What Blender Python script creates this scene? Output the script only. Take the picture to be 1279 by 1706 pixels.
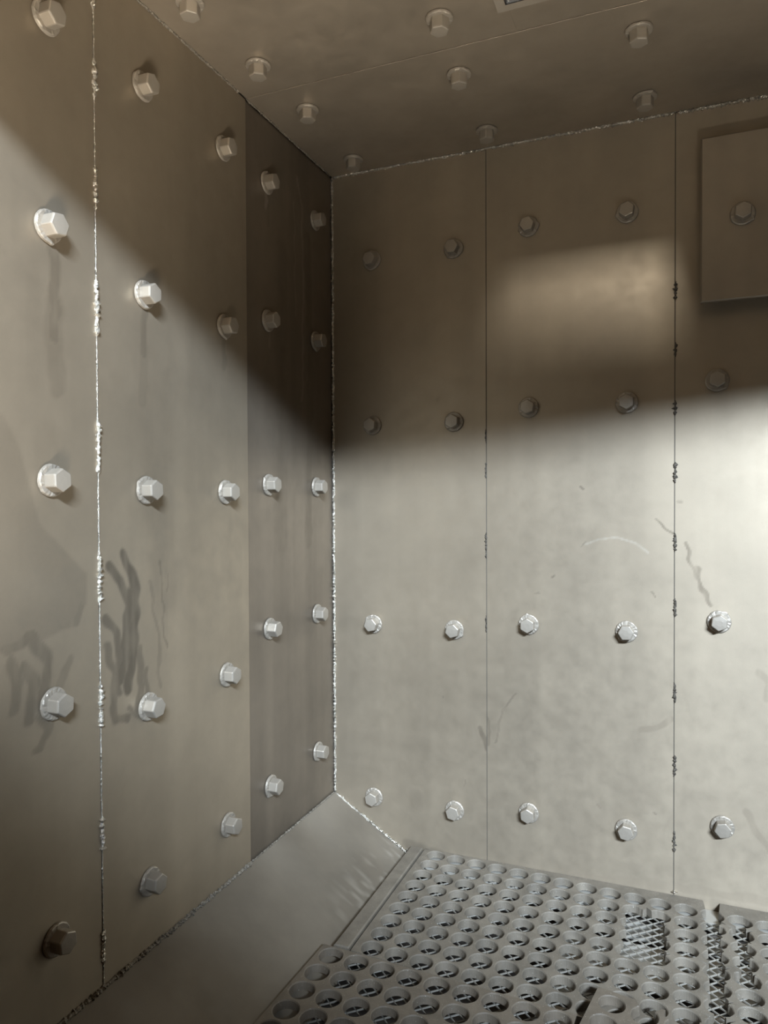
import bpy, math, random
import numpy as np
from mathutils import Vector, Matrix

random.seed(7)
rng = np.random.default_rng(11)
for o in list(bpy.data.objects):
    bpy.data.objects.remove(o)
scene = bpy.context.scene
COL = scene.collection

# ------------------------------------------------------------------ camera
# world: the back wall is the plane y = 0, the left wall x = 0, z up, metres
cam_d = bpy.data.cameras.new('camera')
cam = bpy.data.objects.new('camera', cam_d)
COL.objects.link(cam)
YAW, PIT, ROLL = -0.3879, -0.0169, -0.0042
fwd = Vector((math.sin(YAW) * math.cos(PIT), math.cos(YAW) * math.cos(PIT), math.sin(PIT)))
r0 = Vector((math.cos(YAW), -math.sin(YAW), 0))
u0 = r0.cross(fwd)
rr = r0 * math.cos(ROLL) + u0 * math.sin(ROLL)
uu = -r0 * math.sin(ROLL) + u0 * math.cos(ROLL)
m = Matrix((rr, uu, -fwd)).transposed().to_4x4()
m.translation = Vector((0.6316, -1.2854, 0.5748))
cam.matrix_world = m
cam_d.sensor_fit = 'HORIZONTAL'
cam_d.sensor_width = 36.0
cam_d.lens = 1217.76 / 1279 * 36.0
cam_d.clip_start = 0.01
scene.camera = cam

# ------------------------------------------------------------------ world, lamps, exposure
w = bpy.data.worlds.new('workshop')
scene.world = w
w.use_nodes = True
w.node_tree.nodes['Background'].inputs[0].default_value = (1.0, 0.80, 0.58, 1)
w.node_tree.nodes['Background'].inputs[1].default_value = 0.02


def area_light(name, loc, target, sx, sy, power, color):
    d = bpy.data.lights.new(name, 'AREA')
    d.shape = 'RECTANGLE'
    d.size, d.size_y = sx, sy
    d.energy = power
    d.color = color
    o = bpy.data.objects.new(name, d)
    o.location = loc
    o.rotation_euler = (Vector(target) - Vector(loc)).to_track_quat('-Z', 'Y').to_euler()
    COL.objects.link(o)
    return o


# workshop lamp hanging outside the door opening, behind and right of the camera
area_light('workshop_lamp', (2.55, -4.2, 2.666), (0.4, 0.0, 0.4), 1.30, 0.26, 860, (0.84, 1.0, 1.19))
# added fill lamp low outside the sill, shining up to lift the upper left
up = area_light('fill_lamp', (0.95, -1.45, -0.45), (0.05, -0.62, 1.15), 0.45, 0.30, 12.5, (1.0, 0.90, 0.76))
up.data.spread = math.radians(80)
# inspection lamp on the roof shining in through the ceiling port
area_light('inspection_lamp', (0.56, -0.95, 1.53), (0.46, 0.0, 0.92), 0.09, 0.09, 6.5, (1.0, 0.95, 0.86))

vs = scene.view_settings
vs.view_transform = 'Standard'
vs.look = 'None'
vs.gamma = 1.0
vs.exposure = 0.0
vs.use_curve_mapping = False


# ------------------------------------------------------------------ materials
class N:
    def __init__(s, name):
        s.m = bpy.data.materials.new(name)
        s.m.use_nodes = True
        s.t = s.m.node_tree
        s.p = s.t.nodes['Principled BSDF']

    def n(s, ty, **k):
        x = s.t.nodes.new(ty)
        for a, b in k.items():
            setattr(x, a, b)
        return x

    def l(s, a, b):
        s.t.links.new(a, b)

    def noise(s, scale, detail=4, rough=0.6, vec=None, stretch=None):
        x = s.n('ShaderNodeTexNoise')
        x.inputs['Scale'].default_value = scale
        x.inputs['Detail'].default_value = detail
        x.inputs['Roughness'].default_value = rough
        tc = s.n('ShaderNodeNewGeometry')
        if stretch:
            mp = s.n('ShaderNodeMapping')
            mp.inputs['Scale'].default_value = stretch
            s.l(tc.outputs['Position'], mp.inputs[0])
            s.l(mp.outputs[0], x.inputs['Vector'])
        else:
            s.l(tc.outputs['Position'], x.inputs['Vector'])
        return x.outputs['Fac']

    def ramp(s, fac, stops):
        r = s.n('ShaderNodeValToRGB')
        e = r.color_ramp.elements
        while len(e) < len(stops):
            e.new(0.5)
        for i, (p, c) in enumerate(stops):
            e[i].position = p
            e[i].color = c if len(c) == 4 else (*c, 1)
        s.l(fac, r.inputs[0])
        return r.outputs[0]

    def mix(s, fac, a, b, mode='MIX'):
        x = s.n('ShaderNodeMix', data_type='RGBA', blend_type=mode)
        for i, v in ((0, fac), (6, a), (7, b)):
            if hasattr(v, 'links'):
                s.l(v, x.inputs[i])
            else:
                x.inputs[i].default_value = v if i == 0 else (*v, 1)
        return x.outputs[2]

    def bump(s, h, strength, dist, chain=None):
        b = s.n('ShaderNodeBump')
        b.inputs['Strength'].default_value = strength
        b.inputs['Distance'].default_value = dist
        s.l(h, b.inputs['Height'])
        if chain:
            s.l(chain, b.inputs['Normal'])
        return b.outputs[0]


def steel(name, base, metallic=0.70, rough=0.52, streak=0.10, mott=0.09, grain=0.25, stain_col=(0.13, 0.105, 0.075), aniso=0.0):
    k = N(name)
    b = np.array(base)
    mo = k.noise(7, 5, 0.6)
    c1 = k.ramp(mo, [(0.3, tuple(b * (1 - mott))), (0.7, tuple(b * (1 + mott)))])
    st = k.noise(1, 3, 0.5, stretch=(14, 14, 0.5))
    c2 = k.ramp(st, [(0.35, (1 - streak,) * 3), (0.65, (1.0, 1.0, 1.0))])
    c = k.mix(1.0, c1, c2, 'MULTIPLY')
    a = k.n('ShaderNodeAttribute', attribute_name='stain')
    c = k.mix(a.outputs['Fac'], c, stain_col)
    a2 = k.n('ShaderNodeAttribute', attribute_name='dust')
    c = k.mix(a2.outputs['Fac'], c, (0.45, 0.41, 0.34))
    k.l(c, k.p.inputs['Base Color'])
    k.p.inputs['Metallic'].default_value = metallic
    if aniso:
        # rolled sheet: highlights stretch along the height of the plate
        k.p.inputs['Anisotropic'].default_value = aniso
        k.p.inputs['Anisotropic Rotation'].default_value = 0.25
        tg = k.n('ShaderNodeTangent', direction_type='RADIAL', axis='Z')
        k.l(tg.outputs[0], k.p.inputs['Tangent'])
    rn = k.ramp(k.noise(40, 4, 0.6), [(0.3, (rough - 0.05,) * 3), (0.7, (rough + 0.06,) * 3)])
    ad = k.n('ShaderNodeMath', operation='ADD')
    ml = k.n('ShaderNodeMath', operation='MULTIPLY')
    k.l(a.outputs['Fac'], ml.inputs[0])
    ml.inputs[1].default_value = 0.3
    k.l(rn, ad.inputs[0])
    k.l(ml.outputs[0], ad.inputs[1])
    k.l(ad.outputs[0], k.p.inputs['Roughness'])
    n1 = k.bump(k.noise(1500, 2, 0.5), grain, 0.0004)
    n2 = k.bump(k.noise(5, 2, 0.4, stretch=(1, 1, 0.35)), 0.12, 0.01, n1)
    k.l(n2, k.p.inputs['Normal'])
    return k.m


M = {}
M['plate'] = steel('blasted_steel_plate', (0.315, 0.263, 0.195), aniso=0.55)
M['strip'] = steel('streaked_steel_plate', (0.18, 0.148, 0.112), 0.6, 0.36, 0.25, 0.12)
M['ceil'] = steel('ceiling_steel', (0.32, 0.272, 0.212))
M['chute'] = steel('dusty_chute_steel', (0.115, 0.095, 0.070), 0.1, 0.65, 0.0, 0.2)
M['shell'] = steel('dark_shell_steel', (0.14, 0.12, 0.10), 0.2, 0.7)
M['concrete'] = steel('workshop_concrete', (0.50, 0.44, 0.36), 0.0, 0.8, 0.0)
M['warm_bounce'] = steel('brown_bounce_steel', (0.20, 0.115, 0.055), 0.1, 0.65, 0.1)  # brown put on out-of-view steel to warm the bounced light
M['joint'] = steel('dirty_joint', (0.07, 0.06, 0.045), 0.1, 0.7, 0.0)
M['bolt'] = steel('bolt_steel', (0.29, 0.256, 0.21), 0.45, 0.42, 0.0, 0.10, 0.4)
M['bar'] = steel('support_bar_steel', (0.36, 0.34, 0.30), 0.4, 0.45, 0.0)
M['mesh'] = steel('expanded_mesh_steel', (0.32, 0.30, 0.26), 0.4, 0.45, 0.0)


def weld_mat(name, base, metallic, rough):
    k = N(name)
    c = k.ramp(k.noise(420, 3, 0.7), [(0.35, tuple(np.array(base) * 0.35)), (0.6, base)])
    k.l(c, k.p.inputs['Base Color'])
    k.p.inputs['Metallic'].default_value = metallic
    k.p.inputs['Roughness'].default_value = rough
    k.l(k.bump(k.noise(700, 3, 0.6), 0.8, 0.002), k.p.inputs['Normal'])
    return k.m


M['weld'] = weld_mat('bright_weld', (0.66, 0.62, 0.54), 0.9, 0.25)
M['dull_weld'] = weld_mat('dull_weld', (0.24, 0.21, 0.165), 0.3, 0.55)
M['dark_weld'] = weld_mat('dark_weld', (0.10, 0.085, 0.065), 0.3, 0.6)


def rubber(name, base):
    k = N(name)
    b = np.array(base)
    c = k.ramp(k.noise(30, 5, 0.65), [(0.3, tuple(b * 0.72)), (0.7, tuple(b * 1.2))])
    sp = k.ramp(k.noise(900, 2, 0.5), [(0.70, (0, 0, 0)), (0.76, (1, 1, 1))])
    c = k.mix(sp, c, (0.6, 0.57, 0.5))
    k.l(c, k.p.inputs['Base Color'])
    k.p.inputs['Roughness'].default_value = 0.6
    k.p.inputs['Metallic'].default_value = 0.0
    k.l(k.bump(k.noise(600, 3, 0.6), 0.35, 0.0008), k.p.inputs['Normal'])
    return k.m


M['shade_lining'] = rubber('black_shade_lining', (0.015, 0.014, 0.013))
M['rubber'] = rubber('dusty_rubber', (0.135, 0.116, 0.090))
M['rubber2'] = rubber('dusty_rubber_brown', (0.125, 0.103, 0.077))


# ------------------------------------------------------------------ mesh helpers
def link(name, me, mat, parent=None, smooth=False):
    o = bpy.data.objects.new(name, me)
    COL.objects.link(o)
    if mat is not None and not me.materials:
        me.materials.append(mat)
    if parent is not None:
        o.parent = parent
    if smooth:
        me.polygons.foreach_set('use_smooth', [True] * len(me.polygons))
    return o


def mesh_from(name, V, F):
    me = bpy.data.meshes.new(name)
    me.from_pydata([tuple(map(float, v)) for v in V], [], [tuple(map(int, f)) for f in F])
    me.update()
    return me


def box_verts(x0, x1, y0, y1, z0, z1):
    V = [(x0, y0, z0), (x1, y0, z0), (x1, y1, z0), (x0, y1, z0), (x0, y0, z1), (x1, y0, z1), (x1, y1, z1), (x0, y1, z1)]
    F = [(3, 2, 1, 0), (4, 5, 6, 7), (0, 1, 5, 4), (1, 2, 6, 5), (2, 3, 7, 6), (3, 0, 4, 7)]
    return V, F


def multi_box(name, boxes, mat, parent=None):
    V, F = [], []
    for b in boxes:
        v, f = box_verts(*b)
        n = len(V)
        V += v
        F += [tuple(i + n for i in q) for q in f]
    return link(name, mesh_from(name, V, F), mat, parent)


def tag(o, label=None, cat=None, group=None, kind=None):
    if label:
        o['label'] = label
    if cat:
        o['category'] = cat
    if group:
        o['group'] = group
    if kind:
        o['kind'] = kind
    return o


def empty(name, loc):
    o = bpy.data.objects.new(name, None)
    o.empty_display_size = 0.02
    o.location = loc
    COL.objects.link(o)
    return o


def vnoise(P, scale, seed=0):
    """cheap smooth value noise on 2-D points (used only for stain outlines)"""
    g = np.random.default_rng(seed).random((64, 64))
    q = P * scale
    i = np.floor(q).astype(int)
    f = q - i
    f = f * f * (3 - 2 * f)
    a = g[i[:, 0] % 64, i[:, 1] % 64]
    b = g[(i[:, 0] + 1) % 64, i[:, 1] % 64]
    c = g[i[:, 0] % 64, (i[:, 1] + 1) % 64]
    d = g[(i[:, 0] + 1) % 64, (i[:, 1] + 1) % 64]
    return (a * (1 - f[:, 0]) + b * f[:, 0]) * (1 - f[:, 1]) + (c * (1 - f[:, 0]) + d * f[:, 0]) * f[:, 1]


def seg_dist(P, pts):
    d = np.full(len(P), 9.0)
    for a, b in zip(pts[:-1], pts[1:]):
        a, b = np.array(a), np.array(b)
        ab = b - a
        t = np.clip(((P - a) @ ab) / max(ab @ ab, 1e-12), 0, 1)
        d = np.minimum(d, np.linalg.norm(P - (a + t[:, None] * ab), axis=1))
    return d


def smooth01(x):
    x = np.clip(x, 0, 1)
    return x * x * (3 - 2 * x)


def plate(name, parent, O, U, Vv, w, h, th, mat, res=0.02, stain=None, dust=None, hole=None, ch=0.0007):
    """one steel liner plate: a slab with chamfered rim. O = lower corner of the front face,
    U, Vv = unit axes in the face, normal = U x Vv points into the room.
    stain / dust: functions of (n,2) positions in the face's own U,V coordinates"""
    O, U, Vv = np.array(O, float), np.array(U, float), np.array(Vv, float)
    nrm = np.cross(U, Vv)
    nu = max(2, int(round(w / res)))
    nv = max(2, int(round(h / res)))
    us = np.concatenate([[0], np.linspace(ch, w - ch, nu + 1), [w]])
    vs_ = np.concatenate([[0], np.linspace(ch, h - ch, nv + 1), [h]])
    nU, nV = len(us), len(vs_)
    uu_, vv_ = np.meshgrid(us, vs_, indexing='ij')
    P2 = np.stack([uu_.ravel(), vv_.ravel()], 1)
    dep = np.zeros(len(P2))
    ii, jj = np.meshgrid(np.arange(nU), np.arange(nV), indexing='ij')
    rim = ((ii == 0) | (ii == nU - 1) | (jj == 0) | (jj == nV - 1)).ravel()
    dep[rim] = -ch
    P3 = O + P2[:, :1] * U + P2[:, 1:] * Vv + dep[:, None] * nrm
    idx = (ii * nV + jj)
    a, b, c, d = idx[:-1, :-1].ravel(), idx[1:, :-1].ravel(), idx[1:, 1:].ravel(), idx[:-1, 1:].ravel()
    Q = np.stack([a, b, c, d], 1)
    # back corners and sides
    base = len(P3)
    ring = list(idx[:, 0]) + list(idx[-1, 1:]) + list(idx[-2::-1, -1]) + list(idx[0, -2:0:-1])
    back = P3[ring] + (-(th) - dep[ring])[:, None] * nrm
    P3 = np.vstack([P3, back])
    nr = len(ring)
    S = np.array([[ring[(k + 1) % nr], ring[k], base + k, base + (k + 1) % nr] for k in range(nr)])
    Q = np.vstack([Q, S])
    me = bpy.data.meshes.new(name)
    me.vertices.add(len(P3))
    me.vertices.foreach_set('co', P3.astype(np.float32).ravel())
    me.loops.add(len(Q) * 4 + nr)
    lv = np.concatenate([Q.ravel(), np.arange(base, base + nr)[::-1]])
    me.loops.foreach_set('vertex_index', lv.astype(np.int32))
    me.polygons.add(len(Q) + 1)
    me.polygons.foreach_set('loop_start', np.concatenate([np.arange(len(Q)) * 4, [len(Q) * 4]]).astype(np.int32))
    me.update(calc_edges=True)
    me.shade_flat()
    for nm, fn in (('stain', stain), ('dust', dust)):
        if fn is not None:
            at = me.attributes.new(nm, 'FLOAT', 'POINT')
            val = np.zeros(len(P3), np.float32)
            val[:len(P2)] = np.clip(fn(P2), 0, 1)
            at.data.foreach_set('value', val)
    return link(name, me, mat, parent)


def bead(name, parent, A, B, r, mat, step=0.0022, rag=0.35, seed=0):
    """a welded bead: overlapping ripples of uneven width along a line"""
    g = np.random.default_rng(seed)
    A, B = np.array(A, float), np.array(B, float)
    L = np.linalg.norm(B - A)
    d = (B - A) / L
    s = np.cross(d, (0, 0, 1.0)) if abs(d[2]) < 0.9 else np.cross(d, (1.0, 0, 0))
    s /= np.linalg.norm(s)
    t = np.cross(d, s)
    n = max(4, int(L / step))
    k = 7
    V, F = [], []
    for i in range(n + 1):
        f = i / n
        ease = min(1, min(f, 1 - f) * n / 2.0 + 0.25)
        rr_ = r * ease * (1 + rag * g.normal() * 0.6 + 0.25 * (i % 3 - 1))
        rr_ = max(rr_, r * 0.25)
        off = (g.normal(size=2) * r * rag * 0.45)
        c = A + d * L * f + s * off[0] + t * off[1]
        for j in range(k):
            an = 2 * math.pi * j / k
            q = rr_ * (1 + rag * 0.5 * g.normal())
            V.append(c + s * math.cos(an) * q + t * math.sin(an) * q + d * g.normal() * step * 0.25)
    for i in range(n):
        for j in range(k):
            F.append((i * k + j, i * k + (j + 1) % k, (i + 1) * k + (j + 1) % k, (i + 1) * k + j))
    F.append(tuple(range(k))[::-1])
    F.append(tuple(n * k + j for j in range(k)))
    return link(name, mesh_from(name, V, F), mat, parent)


# ------------------------------------------------------------------ the chamber shell
H = 1.2          # ceiling height above the foot of the left wall
XR = 1.60        # right wall
YF = -1.05       # front wall with the door opening
TH = 0.010       # liner plate thickness
ZB = -0.30       # bottom of the hopper
shell_l = multi_box('wall_left', [(-0.05, -TH, YF, 0.05, ZB, H + 0.05)], M['shell'])
tag(shell_l, kind='structure')
shell_b = multi_box('wall_back', [(-TH, XR, TH, 0.05, ZB, H + 0.05)], M['shell'])
tag(shell_b, kind='structure')
shell_r = multi_box('wall_right', [(XR + TH, XR + 0.05, YF, 0.05, ZB, H + 0.05)], M['shell'])
tag(shell_r, kind='structure')
# ceiling with a rectangular port
PX0, PX1, PY0, PY1 = 0.425, 0.590, -0.515, -0.372
cz0, cz1 = H + TH, H + 0.016
shell_c = multi_box('ceiling', [(-0.05, PX0, YF, 0.05, cz0, cz1), (PX1, XR + 0.05, YF, 0.05, cz0, cz1),
                                (PX0, PX1, YF, PY0, cz0, cz1), (PX0, PX1, PY1, 0.05, cz0, cz1)], M['shell'])
tag(shell_c, kind='structure')
fl = multi_box('floor', [(-0.05, XR + 0.05, YF, 0.05, ZB - 0.02, ZB)], M['shell'])
tag(fl, kind='structure')
# front wall: jambs, sill and a header whose lower edge is cut on a slant; it rises above the roof
V, F = [], []


def add_prism(pts, y0, y1):
    n = len(V)
    k = len(pts)
    for y in (y0, y1):
        for (x, z) in pts:
            V.append((x, y, z))
    F.append(tuple(n + i for i in range(k)))
    F.append(tuple(n + k + i for i in range(k))[::-1])
    for i in range(k):
        F.append((n + i, n + k + i, n + k + (i + 1) % k, n + (i + 1) % k))


lint = lambda x: 0.630 + 0.09 * x + 0.43 * 1.04
add_prism([(-0.05, lint(-0.05)), (XR + 0.05, lint(XR + 0.05)), (XR + 0.05, H + 0.45), (-0.05, H + 0.45)], YF, YF + 0.01)
# left jamb widening to a raised sill at the foot of the opening
add_prism([(-0.05, ZB), (XR + 0.05, ZB), (XR + 0.05, -0.02), (1.0, 0.05), (0.7, 0.08), (0.03, 0.10), (0.01, lint(0.01)), (-0.05, lint(-0.05))], YF, YF + 0.01)
add_prism([(XR - 0.02, -0.03), (XR + 0.05, -0.03), (XR + 0.05, lint(XR + 0.05)), (XR - 0.02, lint(XR - 0.02))], YF, YF + 0.01)
fr = link('wall_front', mesh_from('wall_front', V, F), M['warm_bounce'])
tag(fr, kind='structure')
# added unseen blocker, top edge slanted to shade the lower left of the chamber
V, F = [], []
add_prism([(0.40, -0.40), (1.50, -0.40), (1.50, 0.46), (1.28, 0.76), (1.02, 0.875), (0.68, 0.945), (0.40, 1.0)], -1.66, -1.62)
dl = link('shade_blocker', mesh_from('shade_blocker', V, F), M['warm_bounce'])
tag(dl, kind='structure')
# workshop floor outside the door
wf = multi_box('floor_workshop', [(-2.5, 3.5, -6.0, YF - 0.3, -0.80, -0.75)], M['concrete'])
tag(wf, kind='structure')

GAP = 0.0007
S1, S2, S3 = 0.3052, 0.6192, 0.935
L1, L2 = 0.3018, 0.6213


# --- stains and a darker patch on the left wall (positions in y, z; face coordinates u = y + offset)
def strokes(list_, soft=0.5, seed=1, wob=0.004):
    def fn(P):
        n = np.stack([vnoise(P, 60, seed), vnoise(P, 60, seed + 5)], 1) - 0.5
        Pw = P + n * wob * 2
        s = np.zeros(len(P))
        tex = 0.55 + 0.9 * vnoise(P * np.array([1.0, 0.25]), 160, seed + 9)
        for pts, wd, amt in list_:
            d = seg_dist(Pw, pts)
            if wd > 0.004:
                wd = wd * 1.3
            s = np.maximum(s, amt * smooth01((wd - d) / (wd * soft)) * np.clip(tex, 0.3, 1.1))
        return s
    return fn


def yz(list_, y_left, zlow=0.0):
    return [([(y - y_left, z - zlow) for (y, z) in pts], wd, a) for pts, wd, a in list_]


smB = [
    ([(-.579, .507), (-.566, .481), (-.559, .454), (-.562, .414), (-.571, .371), (-.575, .34)], .0075, .75),
    ([(-.607, .496), (-.587, .476), (-.575, .449), (-.578, .416), (-.585, .36)], .0065, .7),
    ([(-.572, .46), (-.568, .42), (-.58, .38)], .011, .65),
    ([(-.612, .434), (-.596, .416), (-.589, .385), (-.592, .345)], .007, .6),
    ([(-.612, .40), (-.60, .37), (-.604, .33), (-.595, .31), (-.575, .305)], .006, .5),
    ([(-.556, .39), (-.553, .34), (-.560, .315)], .006, .45),
    ([(-.545, .36), (-.540, .32), (-.548, .30)], .005, .4),
    ([(-.513, .495), (-.510, .45), (-.505, .38)], .0025, .35),
    ([(-.497, .48), (-.499, .455)], .002, .3),
    ([(-.535, .47), (-.520, .40), (-.515, .33)], .004, .22),
    ([(-.575, .318), (-.556, .302), (-.540, .318)], .004, .35),
    # drips under the bolts
    ([(-.538, .812), (-.540, .76)], .006, .45), ([(-.540, .77), (-.542, .70)], .008, .22),
    ([(-.365, .81), (-.366, .77)], .005, .25),
    ([(-.51, .72), (-.52, .60), (-.50, .45)], .03, .10),
]
smA = [
    ([(-.690, .845), (-.688, .79), (-.688, .75)], .007, .55), ([(-.689, .79), (-.688, .70)], .012, .30),
    ([(-.70, .64), (-.70, .60)], .02, .10),
    ([(-.756, .425), (-.725, .43), (-.705, .40), (-.712, .36)], .008, .45),
    ([(-.735, .40), (-.722, .38), (-.73, .345)], .007, .4),
    ([(-.718, .345), (-.705, .33), (-.712, .31), (-.722, .312)], .005, .35),
    ([(-.752, .41), (-.742, .385), (-.748, .36)], .007, .35),
    ([(-.69, .44), (-.668, .44), (-.655, .455)], .005, .3),
    ([(-.676, .40), (-.69, .365)], .006, .25),
]
polyA = np.array([(-.80, .70), (-.753, .662), (-.735, .633), (-.71, .552), (-.679, .525), (-.644, .492), (-.645, .455), (-.676, .432), (-.72, .42), (-.80, .42)])  # outline of one soft-edged darker patch on the near plate


def in_poly(P, poly):
    r = np.zeros(len(P), bool)
    j = len(poly) - 1
    for i in range(len(poly)):
        yi, yj = poly[i, 1], poly[j, 1]
        c = ((yi > P[:, 1]) != (yj > P[:, 1])) & (P[:, 0] < (poly[j, 0] - poly[i, 0]) * (P[:, 1] - yi) / (yj - yi + 1e-12) + poly[i, 0])
        r ^= c
        j = i
    return r


def tonesA(P):
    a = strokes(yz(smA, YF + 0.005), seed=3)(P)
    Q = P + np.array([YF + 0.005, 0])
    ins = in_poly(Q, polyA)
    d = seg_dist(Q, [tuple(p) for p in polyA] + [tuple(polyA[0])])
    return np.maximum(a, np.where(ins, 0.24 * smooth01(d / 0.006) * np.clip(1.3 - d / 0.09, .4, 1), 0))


def stainB(P):
    return strokes(yz(smB, -L2), seed=2)(P)


def stainC(P):
    return strokes(yz([
        ([(-.236, 1.08), (-.237, 1.03)], .004, .2), ([(-.10, 1.05), (-.09, .8), (-.10, .5)], .012, .35), ([(-.19, 1.0), (-.2, .5)], .02, .2)], -L1), seed=8)(P)


def dustC(P):
    return strokes(yz([([(-.240, 1.085), (-.2405, 1.055)], .0035, .35), ([(-.234, .85), (-.2345, .83)], .003, .25),
                       ([(-.135, 1.15), (-.12, 1.1), (-.115, .95), (-.122, .75)], .004, .16), ([(-.148, 1.1), (-.142, .9)], .004, .10)], -L1), seed=18)(P)


plate('liner_plate', shell_l, (0, YF + 0.012, 0), (0, 1, 0), (0, 0, 1), -YF - 0.012 - L2 - GAP, H - 0.001, TH, M['plate'], 0.003, tonesA)
plate('liner_plate', shell_l, (0, -L2 + GAP, 0), (0, 1, 0), (0, 0, 1), L2 - L1 - 2 * GAP, H - 0.001, TH, M['plate'], 0.0025, stainB)
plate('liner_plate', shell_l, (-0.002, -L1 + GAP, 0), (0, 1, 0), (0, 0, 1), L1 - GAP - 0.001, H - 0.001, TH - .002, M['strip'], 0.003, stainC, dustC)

# --- back wall plates: u = x, v = z + 0.11
ZP = -0.11


def xz(list_, x0):
    return [([(x - x0, z - ZP) for (x, z) in pts], wd, a) for pts, wd, a in list_]


smD = [([(.291, .16), (.30, .135), (.303, .125)], .006, .7), ([(.153, -.075), (.20, -.088), (.25, -.092)], .012, .45),
       ([(.265, .062), (.264, .05)], .002, .45), ([(.22, .21), (.2205, .208)], .002, .5), ([(.165, .02), (.17, .0)], .012, .2)]
smE = [([(.357, .228), (.335, .20), (.318, .14)], .0025, .55), ([(.306, .18), (.309, .13)], .004, .6),
       ([(.588, .537), (.605, .527), (.617, .518)], .0022, .55), ([(.47, .595), (.475, .59)], .0025, .6), ([(.423, .437), (.427, .440)], .0025, .6),
       ([(.395, .412), (.398, .413)], .0018, .4), ([(.582, .418), (.588, .407)], .0015, .5), ([(.475, .49), (.482, .503)], .0018, .4),
       ([(.565, .187), (.58, .19), (.60, .199), (.618, .212)], .006, .35), ([(.50, .052), (.503, .05)], .003, .5), ([(.588, .052), (.591, .05)], .0025, .65),
       ([(.45, -.085), (.62, -.065)], .012, .22)]
smF = [([(.634, .50), (.645, .47), (.65, .455), (.658, .435), (.674, .405)], .004, .5), ([(.655, .46), (.652, .45)], .005, .4),
       ([(.725, .075), (.74, .045), (.757, .02)], .006, .35), ([(.62, -.065), (.80, -.058)], .008, .25), ([(.625, -.09), (.80, -.085)], .015, .25),
       ([(.636, .245), (.640, .23)], .004, .2), ([(.745, .30), (.76, .28), (.757, .26)], .006, .25), ([(.622, .572), (.63, .57)], .004, .4)]
arcE = [([(.478, .497), (.50, .507), (.53, .509), (.56, .50), (.578, .485)], .0022, .35)]
back_plates = [
    (0.001, S1 - GAP, smD, []), (S1 + GAP, S2 - GAP, smE, arcE), (S2 + GAP, S3 - GAP, smF, []), (S3 + GAP, 1.25 - GAP, [], []), (1.25 + GAP, XR, [], [])]
for i, (a, b, st, du) in enumerate(back_plates):
    plate('liner_plate', shell_b, (a, 0, ZP), (1, 0, 0), (0, 0, 1), b - a, H - ZP - 0.001, TH, M['plate'],
          0.0022 if st else 0.02, strokes(xz(st, a), seed=20 + i) if st else None, strokes(xz(du, a), seed=30 + i, wob=.001) if du else None, ch=0.0002)

for xs in (S1, S2, S3, 1.25):
    multi_box('joint_filler', [(xs - GAP, xs + GAP, 0.0003, TH, ZP, H - 0.001)], M['joint'], shell_b)

# --- right wall plates, out of view
for i in range(3):
    y1 = -0.002 - i * 0.345
    plate('liner_plate', shell_r, (XR, y1, ZP), (0, -1, 0), (0, 0, 1), 0.343, H - ZP - 0.001, TH, M['warm_bounce'], 0.05)

# --- ceiling plates (face looks down): rear row, then the row with the port, then the front row
plate('liner_plate', shell_c, (0.001, -0.001, H), (1, 0, 0), (0, -1, 0), XR - 0.002, L1 - 0.002, TH, M['ceil'], 0.02, ch=0.0002)
yA, yB = -L1 - GAP, -L2
plate('liner_plate', shell_c, (0.001, yA, H), (1, 0, 0), (0, -1, 0), PX0 - 0.001, yA - yB, TH, M['ceil'], 0.02, ch=0.0002)
plate('liner_plate', shell_c, (PX1, yA, H), (1, 0, 0), (0, -1, 0), XR - PX1 - 0.001, yA - yB, TH, M['ceil'], 0.02, ch=0.0002)
plate('liner_plate', shell_c, (PX0, yA, H), (1, 0, 0), (0, -1, 0), PX1 - PX0, yA - PY1, TH, M['ceil'], 0.02, ch=0.0003)
plate('liner_plate', shell_c, (PX0, PY0, H), (1, 0, 0), (0, -1, 0), PX1 - PX0, PY0 - yB, TH, M['ceil'], 0.02, ch=0.0003)
plate('liner_plate', shell_c, (0.001, yB - GAP, H), (1, 0, 0), (0, -1, 0), XR - 0.002, yB - GAP - YF - 0.012, TH, M['ceil'], 0.02, ch=0.0002)
# port frame on the ceiling
fb = 0.012
pf = empty('port_frame', ((PX0 + PX1) / 2, (PY0 + PY1) / 2, H))
tag(pf, 'thin steel frame around the light port in the ceiling, at the top edge', 'frame')
for nm, bx in (('frame_bar', (PX0 - fb, PX1 + fb, PY1, PY1 + fb)), ('frame_bar', (PX0 - fb, PX1 + fb, PY0 - fb, PY0)),
               ('frame_bar', (PX0 - fb, PX0, PY0, PY1)), ('frame_bar', (PX1, PX1 + fb, PY0, PY1))):
    o = multi_box(nm, [(bx[0] - pf.location.x, bx[1] - pf.location.x, bx[2] - pf.location.y, bx[3] - pf.location.y, -0.008, -0.001)], M['bolt'], pf)

for bx in ((PX0, PX1, PY1 - 0.002, PY1), (PX0, PX1, PY0, PY0 + 0.002), (PX0, PX0 + 0.002, PY0, PY1), (PX1 - 0.002, PX1, PY0, PY1)):  # black lining added to darken the lit sides of the port
    multi_box('shade_lining', [(bx[0] - pf.location.x, bx[1] - pf.location.x, bx[2] - pf.location.y, bx[3] - pf.location.y, -0.0082, 0.02)], M['shade_lining'], pf)

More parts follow.
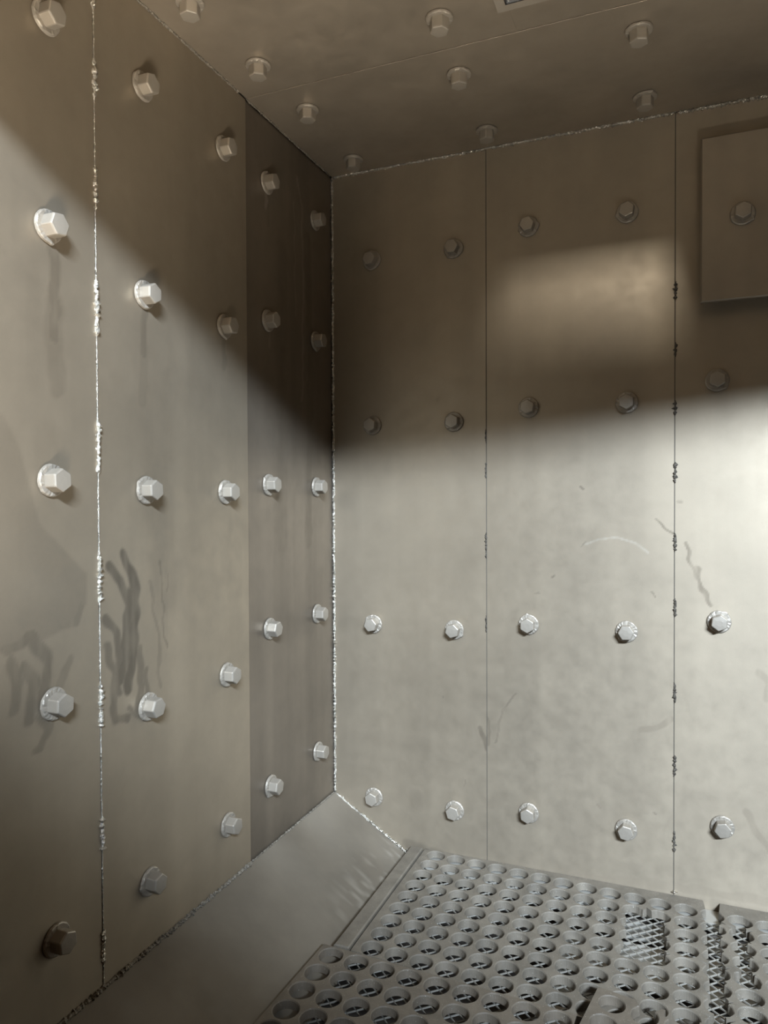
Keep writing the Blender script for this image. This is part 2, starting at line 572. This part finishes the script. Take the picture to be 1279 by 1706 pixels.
# --- welds
bead('weld_bead', shell_b, (0.001, -0.001, 0.0), (0.001, -0.001, H), 0.0023, M['weld'], seed=1)
bead('weld_bead', shell_b, (0.002, -0.001, H - 0.001), (S2, -0.001, H - 0.001), 0.0026, M['weld'], seed=2)
bead('weld_bead', shell_b, (S2 + .003, -0.001, H - 0.002), (XR, -0.001, H - 0.002), 0.0030, M['weld'], seed=3)
bead('weld_bead', shell_c, (0.001, -L2, H - 0.001), (0.001, -L1 - 0.02, H - 0.001), 0.0016, M['dull_weld'], seed=4)
bead('weld_bead', shell_c, (0.001, -L1, H - 0.001), (0.001, -0.01, H - 0.001), 0.0014, M['dull_weld'], seed=44)
for i, (a, b) in enumerate([(1.17, 1.142), (1.086, 1.041), (.961, .913), (.832, .766), (.669, .606), (.515, .456), (.363, .307), (.204, .162), (.069, .029)]):
    bead('weld_bead', shell_l, (0.0004, -L2, b), (0.0004, -L2, a), 0.0028, M['weld'], seed=50 + i)
bead('weld_bead', shell_l, (0.0002, -L2, 0.0), (0.0002, -L2, H), 0.0009, M['weld'], rag=0.2, seed=49)
for i, (a, b) in enumerate([(.927, .897), (.829, .805), (.734, .71), (.634, .6), (.519, .487), (.411, .38), (.273, .238), (.153, .118), (.027, -.008)]):
    bead('weld_bead', shell_b, (S2 + .0008, -0.0003, b), (S2 + .0008, -0.0003, a), 0.0022, M['dark_weld'], rag=0.5, seed=70 + i)
for i, (a, b) in enumerate([(.70, .675), (.64, .612), (.515, .468), (.365, .335)]):
    bead('weld_bead', shell_b, (S1 - .0008, -0.0001, b), (S1 - .0008, -0.0001, a), 0.0014, M['dark_weld'], rag=0.5, seed=90 + i)
bead('weld_bead', shell_b, (S2 + .001, -0.002, -0.0745), (S2 + .001, -0.002, -0.0705), 0.0026, M['weld'], seed=99)

# ------------------------------------------------------------------ chute plate along the left wall
CX, CZ = 0.178, -0.1140
clen = math.hypot(CX, CZ)
ch = empty('chute_plate', (CX / 2, -0.5, CZ / 2))
tag(ch, 'dusty brown sloping steel chute plate between the left wall and the perforated mats', 'chute')


def dustCh(P):
    # P: u along the slope (0 at wall), v along y
    n = vnoise(P * np.array([0.35, 1.0]), 130, 4)
    n2 = vnoise(P, 14, 6)
    k = smooth01((P[:, 0] - 0.10) / 0.07)
    return 0.22 * k * np.clip((n - 0.5) * 3, 0, 1) * smooth01((P[:, 1] - 0.70) / 0.2) + 0.10 * n2


def stainCh(P):
    n = vnoise(P, 18, 14)
    return 0.35 * np.clip((n - 0.45) * 2, 0, 1)


U = np.array([CX, 0, CZ]) / clen
cp = plate('sloping_sheet', None, (0.001, YF + .012, 0.001), tuple(U), (0, 1, 0), clen, -YF - 0.014, 0.006, M['chute'], 0.004, stainCh, dustCh)
cp.parent = ch
cp.matrix_parent_inverse = Matrix.Translation(-ch.location)
for nm, A_, B_, r_, mt, sd in (('weld_bead', (0.002, -0.0015, -0.0005), (0.154, -0.0015, -0.0935), .0026, M['weld'], 5),
                               ('weld_bead', (0.0015, YF + .02, 0.001), (0.0015, -L1, 0.001), .0026, M['dull_weld'], 6),
                               ('weld_bead', (0.0005, -L1, 0.0015), (0.0005, -0.004, 0.0015), .0014, M['dull_weld'], 7)):
    o = bead(nm, None, A_, B_, r_, mt, seed=sd)
    o.parent = ch
    o.matrix_parent_inverse = Matrix.Translation(-ch.location)

# ------------------------------------------------------------------ cover plate, upper right
cv = empty('cover_plate', (0.76, 0, 1.01))
tag(cv, 'dark square steel cover plate bolted to the upper right of the back wall', 'cover plate')
o = plate('cover_sheet', None, (0.6565, -0.032, 0.882), (1, 0, 0), (0, 0, 1), 0.25, 0.255, 0.012, M['ceil'], 0.03, ch=0.002)
o.parent = cv
o.matrix_parent_inverse = Matrix.Translation(-cv.location)
for sx_ in (0.68, 0.86):
    o = multi_box('spacer', [(sx_, sx_ + 0.02, -0.0205, 0, 0.91, 1.12)], M['shell'])
    o.parent = cv
    o.matrix_parent_inverse = Matrix.Translation(-cv.location)

# ------------------------------------------------------------------ bolts


def lathe_disc(name, r, h, seg=40, seed=0, burr=True):
    g = np.random.default_rng(seed)
    prof = [(r * 0.92, 0), (r, h * 0.30), (r * 0.97, h * 0.8), (r * 0.90, h), (r * 0.62, h), (0.0, h)]
    ba = g.random() * 2 * math.pi
    V, F = [], []
    w1 = 0.012 * g.normal(size=seg)
    for pi, (pr, pz) in enumerate(prof[:-1]):
        for j in range(seg):
            an = 2 * math.pi * j / seg
            k = 1.0
            if pi < 4:
                k += w1[j] * 0.8 + 0.008 * math.sin(3 * an + ba)
                if burr:
                    dd = abs((an - ba + math.pi) % (2 * math.pi) - math.pi)
                    k += 0.13 * max(0, 1 - dd / 0.16)
            V.append((pr * k * math.cos(an), pr * k * math.sin(an), pz + (0.0003 * g.normal() if pi == 3 else 0)))
    V.append((0, 0, h))
    n = len(prof) - 1
    for i in range(n - 1):
        for j in range(seg):
            F.append((i * seg + j, i * seg + (j + 1) % seg, (i + 1) * seg + (j + 1) % seg, (i + 1) * seg + j))
    for j in range(seg):
        F.append(((n - 1) * seg + j, (n - 1) * seg + (j + 1) % seg, n * seg))
    F.append(tuple(range(seg))[::-1])
    me = mesh_from(name, V, F)
    me.materials.append(M['bolt'])
    return me


def hex_head(name, r, z0, h):
    """hexagon prism with softened corners and a chamfered, slightly domed top"""
    pts = []
    for k in range(6):
        for da in (-0.055, 0.055):
            an = k * math.pi / 3 + da
            pts.append((math.cos(an), math.sin(an)))
    n = len(pts)
    rings = [(r, z0), (r, z0 + h * 0.86), (r * 0.965, z0 + h * 0.955), (r * 0.88, z0 + h), (r * 0.4, z0 + h * 1.02)]
    V, F = [], []
    for (q, z) in rings:
        for p in pts:
            V.append((p[0] * q, p[1] * q, z))
    V.append((0, 0, z0 + h * 1.02))
    for i in range(len(rings) - 1):
        for j in range(n):
            F.append((i * n + j, i * n + (j + 1) % n, (i + 1) * n + (j + 1) % n, (i + 1) * n + j))
    L_ = len(rings) - 1
    for j in range(n):
        F.append((L_ * n + j, L_ * n + (j + 1) % n, (L_ + 1) * n))
    F.append(tuple(range(n))[::-1])
    me = mesh_from(name, V, F)
    me.materials.append(M['bolt'])
    return me


WR, WH, HR, HH = 0.0182, 0.0042, 0.0128, 0.0150
washers = [lathe_disc('washer', WR, WH, seed=i, burr=(i in (1, 3, 5))) for i in range(6)]
head_me = hex_head('hex_head', HR, WH, HH)
ROT = {'left': Matrix(((0, 0, 1), (1, 0, 0), (0, 1, 0))),       # local z -> +x
       'back': Matrix(((1, 0, 0), (0, 0, -1), (0, 1, 0))),      # local z -> -y
       'ceil': Matrix(((1, 0, 0), (0, -1, 0), (0, 0, -1)))}     # local z -> -z
count = 0


def bolt(side, loc, spin, label, group, wv=None):
    global count
    o = bpy.data.objects.new('hex_bolt', None)
    o.empty_display_size = 0.01
    COL.objects.link(o)
    o.matrix_world = Matrix.Translation(loc) @ ROT[side].to_4x4()
    tag(o, label, 'bolt', group)
    wsh = bpy.data.objects.new('washer', washers[count % 6 if wv is None else wv])
    hd = bpy.data.objects.new('hex_head', head_me)
    for c in (wsh, hd):
        COL.objects.link(c)
        c.parent = o
    wsh.rotation_euler.z = (count * 1.7) % 6.28
    hd.rotation_euler.z = spin
    count += 1
    return o


ORD = ['topmost', 'second from top', 'third from top', 'fourth from top', 'lowest']
G1, G2, G3 = 'bolts on the left wall', 'bolts on the back wall', 'bolts on the ceiling'
R30 = math.radians(30)
left_cols = [
    (-.691, [1.091, .869, .597, .355, .097], 'single column on the leftmost wall plate', 0.0),
    (-.540, [1.096, .835, .588, .312, .087], 'left column between bright stitched weld and dark strip plate', 0.0),
    (-.366, [1.095, .833, .587, .314, .088], "right column of the wide left-wall plate", 0.0),
    (-.2395, [1.095, .870, .600, .362, .100], 'left column of the dark narrow strip plate', 0.0),
    (-.070, [1.093, .870, .599, .362, .103], 'right column of dark strip plate, beside the corner weld', 0.0)]
spins = [0.3, 0.15, 0.52, 0.45, 0.6, 0.35, 0.5, 0.55, 0.1, 0.25]
q = 0
for y, zs, where, _ in left_cols:
    for k, z in enumerate(zs):
        bolt('left', (-0.002 if y > -L1 else 0.0, y, z), spins[q % 10] + 0.08 * random.random(), 'grey hex bolt, %s, %s' % (ORD[k], where), G1)
        q += 1
ORD4 = ['topmost', 'second from top', 'third from top', 'lowest']
back_cols = [
    (.084, [1.029, .716, .337, .004], 'left column of the back-wall plate touching the corner'),
    (.245, [1.030, .716, .336, .003], 'right column of the back-wall plate touching the corner'),
    (.381, [1.050, .735, .354, .020], 'left column of the middle back-wall plate'),
    (.545, [1.050, .735, .352, .018], 'right column of the middle back-wall plate')]
bspins = [0.1, 0.45, 0.2, 0.7, 0.0, 0.5, 0.3, 0.85, 0.15, 0.4, 0.55, 0.6, 0.35, 0.52, 0.05, 0.9]
q = 0
for x, zs, where in back_cols:
    for k, z in enumerate(zs):
        bolt('back', (x, 0, z), bspins[q], 'grey hex bolt, %s, %s' % (ORD4[k], where), G2)
        q += 1
bolt('back', (.7155, -0.032, 1.011), 0.5, 'dark hex bolt holding the square cover plate', G2)
bolt('back', (.682, 0, .763), 0.52, 'shaded hex bolt just under the square cover plate, on the right plate', G2, 1)
bolt('back', (.686, 0, .377), 0.4, 'bright hex bolt on the right back-wall plate, level with long diagonal scuff', G2)
bolt('back', (.692, 0, .047), 0.2, 'lowest hex bolt on the right back-wall plate, just above the torn mat', G2)
ceil_b = [
    (.058, -.518, 'hex bolt at the top edge on the ceiling above the welded seam'),
    (.066, -.372, "hex bolt on the ceiling beside the left wall, just in front of the ceiling seam"),
    (.075, -.239, 'hex bolt on the ceiling above the dark strip plate, casting a streak of shade'),
    (.071, -.056, 'hex bolt on the ceiling, nearest the back-left corner'),
    (.338, -.370, 'hex bolt on the ceiling left of the framed port'),
    (.326, -.240, 'hex bolt on the ceiling, middle of the centre row of three'),
    (.323, -.064, "hex bolt on the ceiling above the first back-wall seam, nearest the wall"),
    (.576, -.245, 'dark hex bolt on the ceiling, right of the port, farther from the wall'),
    (.576, -.070, 'dark hex bolt on the ceiling close to the right end of back-wall weld')]
for i, (x, y, lab) in enumerate(ceil_b):
    bolt('ceil', (x, y, H - 0), 0.2 + 0.21 * i, lab, G3)

# ------------------------------------------------------------------ support bars, expanded mesh, mats
ZT = -0.0784      # top of the mats
MT = 0.0120       # mat thickness
g = empty('support_grating', (0.55, -0.5, -0.12))
tag(g, 'pale flat steel support bars seen through the torn mat and mesh', 'grating')
me_bar = None
yb = -0.060
k = 0
while yb > -1.0:
    V, F = box_verts(0.45 - .55, XR - .55, -0.020, 0.020, -0.006, 0)
    # raised lip along the far edge, its slanted face towards the door
    n = len(V)
    V = V + [(0.45 - .55, 0.020, 0), (XR - .55, 0.020, 0), (0.45 - .55, 0.020, 0.006), (XR - .55, 0.020, 0.006), (0.45 - .55, 0.013, 0), (XR - .55, 0.013, 0)]
    F = F + [(n + 4, n + 5, n + 3, n + 2), (n + 1, n, n + 2, n + 3), (n, n + 4, n + 2), (n + 1, n + 3, n + 5)]
    if me_bar is None:
        me_bar = mesh_from('bar', V, F)
        me_bar.materials.append(M['bar'])
    o = link('bar', me_bar, None, g)
    o.location = (0, yb + 0.5, 0.002)
    o.rotation_euler = (math.radians(-8), 0, 0)
    yb -= 0.062
    k += 1


o = multi_box('ledge', [(0.19 - .55, XR - .55, 0.5 - 0.040, 0.5 - 0.001, 0.016, 0.0275)], M['bar'], g)


def expanded_mesh():
    cw, chh, sw, th = 0.0195, 0.0175, 0.00055, 0.0010
    x0, x1, y0, y1 = 0.19, 1.0, -0.62, -0.042
    V, F = [], []
    nx, ny = int((x1 - x0) / cw), int((y1 - y0) / chh)

    def strand(ax, ay, bx, by):
        n = len(V)
        dx, dy = bx - ax, by - ay
        l_ = math.hypot(dx, dy)
        px, py = -dy / l_ * sw, dx / l_ * sw
        for (x, y, s) in ((ax, ay, 1), (bx, by, 1), (bx, by, -1), (ax, ay, -1)):
            V.append((x + px * s, y + py * s, th))
        for (x, y, s) in ((ax, ay, 1), (bx, by, 1), (bx, by, -1), (ax, ay, -1)):
            V.append((x + px * s, y + py * s, -th))
        F.extend([(n + 3, n + 2, n + 1, n), (n, n + 1, n + 5, n + 4), (n + 2, n + 3, n + 7, n + 6), (n + 4, n + 5, n + 6, n + 7)])
    for i in range(nx):
        for j in range(ny):
            cx, cy = x0 + i * cw, y0 + j * chh
            h1, h2 = cw / 2, chh / 2
            strand(cx, cy + h2, cx + h1, cy + chh)
            strand(cx + h1, cy + chh, cx + cw, cy + h2)
            strand(cx + cw, cy + h2, cx + h1, cy)
            strand(cx + h1, cy, cx, cy + h2)
    return mesh_from('expanded_mesh', V, F)


em = link('expanded_mesh', expanded_mesh(), M['mesh'])
em.location = (0, 0, ZT - MT - 0.0015)
tag(em, 'diamond expanded metal mesh lying under the perforated mats', 'mesh')


def perforated(nx, ny, px, py, r, th, removed=None, solid=None, margin=(0, 0, 0, 0), seed=0, drop=None, jag=0.05):
    """ring mat: nx x ny square cells with a tapering round hole each. removed[(i,j)] = directions
    ('E','W','N','S' or 'ALL') in which the wall around the hole is torn away."""
    g = np.random.default_rng(seed)
    SEG = 32
    V, F = [], []
    removed = removed or {}
    drop = drop or set()
    dirs = {'E': 0.0, 'N': math.pi / 2, 'W': math.pi, 'S': -math.pi / 2}
    half = (px / 2, py / 2)
    for i in range(nx):
        for j in range(ny):
            if (i, j) in drop:
                continue
            cx, cy = i * px, -j * py
            rem = removed.get((i, j), '')
            torn = bool(rem)
            base = len(V)
            keep = []
            w1 = g.normal(size=SEG) * (jag if torn else 0.012)
            w1 = 0.5 * w1 + 0.25 * np.roll(w1, 1) + 0.25 * np.roll(w1, -1)
            cut = {}
            for d in dirs:
                cut[d] = 0.60 + 0.12 * g.normal()
            for s in range(SEG):
                a = 2 * math.pi * (s + 0.5) / SEG
                ok = True
                for d, da in dirs.items():
                    if d in rem:
                        dd = abs((a - da + math.pi) % (2 * math.pi) - math.pi)
                        if dd < max(0.35, cut[d]):
                            ok = False
                for d1, d2, da in (('E', 'N', .25), ('N', 'W', .75), ('W', 'S', 1.25), ('S', 'E', 1.75)):
                    if d1 in rem and d2 in rem:
                        dd = abs((a - da * math.pi + math.pi) % (2 * math.pi) - math.pi)
                        if dd < 0.6:
                            ok = False
                keep.append(ok)
            for s in range(SEG):
                a = 2 * math.pi * s / SEG
                c_, s_ = math.cos(a), math.sin(a)
                # square outer point, with sheet margin on border cells
                hx1 = half[0] + (margin[1] if i == nx - 1 else 0)
                hx0 = half[0] + (margin[0] if i == 0 else 0)
                hy1 = half[1] + (margin[2] if j == 0 else 0)
                hy0 = half[1] + (margin[3] if j == ny - 1 else 0)
                kx = (hx1 if c_ > 0 else hx0) / max(abs(c_), 1e-9)
                ky = (hy1 if s_ > 0 else hy0) / max(abs(s_), 1e-9)
                # snap to corners at the diagonals so neighbouring cells meet
                if s % (SEG // 8) == 0 and (s // (SEG // 8)) % 2 == 1:
                    ox, oy = (hx1 if c_ > 0 else -hx0), (hy1 if s_ > 0 else -hy0)
                else:
                    t_ = min(kx, ky)
                    ox, oy = c_ * t_, s_ * t_
                rq = r * (1 + w1[s])
                V.append((cx + ox, cy + oy, 0))                                   # outer top
                V.append((cx + c_ * rq * 1.07, cy + s_ * rq * 1.07, 0))            # rim top
                V.append((cx + c_ * rq, cy + s_ * rq, -0.0012))                    # rim
                V.append((cx + c_ * rq * 0.93, cy + s_ * rq * 0.93, -th))          # hole bottom
                V.append((cx + ox, cy + oy, -th))                                  # outer bottom
            for s in range(SEG):
                t_ = (s + 1) % SEG
                A = [base + s * 5 + q for q in range(5)]
                B = [base + t_ * 5 + q for q in range(5)]
                if not keep[s]:
                    continue
                F.append((A[0], B[0], B[1], A[1]))
                F.append((A[1], B[1], B[2], A[2]))
                F.append((A[2], B[2], B[3], A[3]))
                F.append((A[3], B[3], B[4], A[4]))
                F.append((A[4], B[4], B[0], A[0]))
                if not keep[s - 1]:
                    F.append(tuple(A))
                if not keep[t_]:
                    F.append(tuple(B)[::-1])
    return mesh_from('mat', V, F)


PXm, PYm = 0.0385, 0.0372
# rear mat
rem = {}
for j in range(1, 5):
    rem[(9, j)] = ('N' if j > 1 else '') + ('S' if j < 4 else '') + 'E'
    rem[(10, j)] = ('N' if j > 1 else '') + ('S' if j < 4 else '') + 'W'
for j in range(0, 8):
    rem[(12, j)] = ('N' if j > 0 or True else '') + ('S' if j < 7 else '')
for j in range(0, 5):
    rem[(13, j)] = ('N' if j > 0 else '') + ('S' if j < 4 else '')
rear = link('perforated_mat', perforated(21, 9, PXm, PYm, 0.0166, MT, rem, margin=(.0075, 0, 0, -.001), seed=3), M['rubber'])
# the rows run off square to the wall; the sheet's back edge still follows the wall
for v in rear.data.vertices:
    top = v.co.y > PYm / 2 - 1e-4
    v.co.y = (0.0185 if top else v.co.y - 0.05 * v.co.x)
rear.location = (0.2140, -0.0195, ZT)
tag(rear, 'grey rubber ring mat against the back wall, torn open at the right', 'mat', 'perforated rubber mats')
# front mat, its edge lying a little higher
front = link('perforated_mat', perforated(9, 7, 0.0400, 0.0400, 0.0172, 0.0110, margin=(.002, .0, 0, 0), seed=5), M['rubber2'])
front.rotation_euler.z = math.radians(-2.0)
front.location = (0.1690, -0.3610, ZT + 0.0042)
tag(front, 'brownish rubber ring mat in the foreground beside the sloping chute', 'mat', 'perforated rubber mats')
# loose off-cut lying on top, lower right
cut_rem = {(1, 0): 'N', (2, 0): 'N', (3, 0): 'NE'}
off = link('mat_offcut', perforated(5, 4, 0.0400, 0.0400, 0.0160, MT, cut_rem, margin=(.004, 0, 0.004, 0), seed=9, drop={(0, -1)}), M['rubber2'])
off.location = (0.5500, -0.329, ZT + MT + 0.0006)
off.rotation_euler = (0, 0, math.radians(-10))
tag(off, 'loose flat piece of ring mat lying on the others at the bottom edge', 'mat', 'perforated rubber mats')
# edge strip between chute and rear mat
es = plate('edge_strip', None, (0.160, -0.333, ZT + 0.003), (1, 0, 0), (0, 1, 0), 0.024, 0.328, 0.014, M['rubber'], 0.01, ch=0.002)
tag(es, 'narrow raised edging strip between sloping chute and rear mat', 'edge strip')
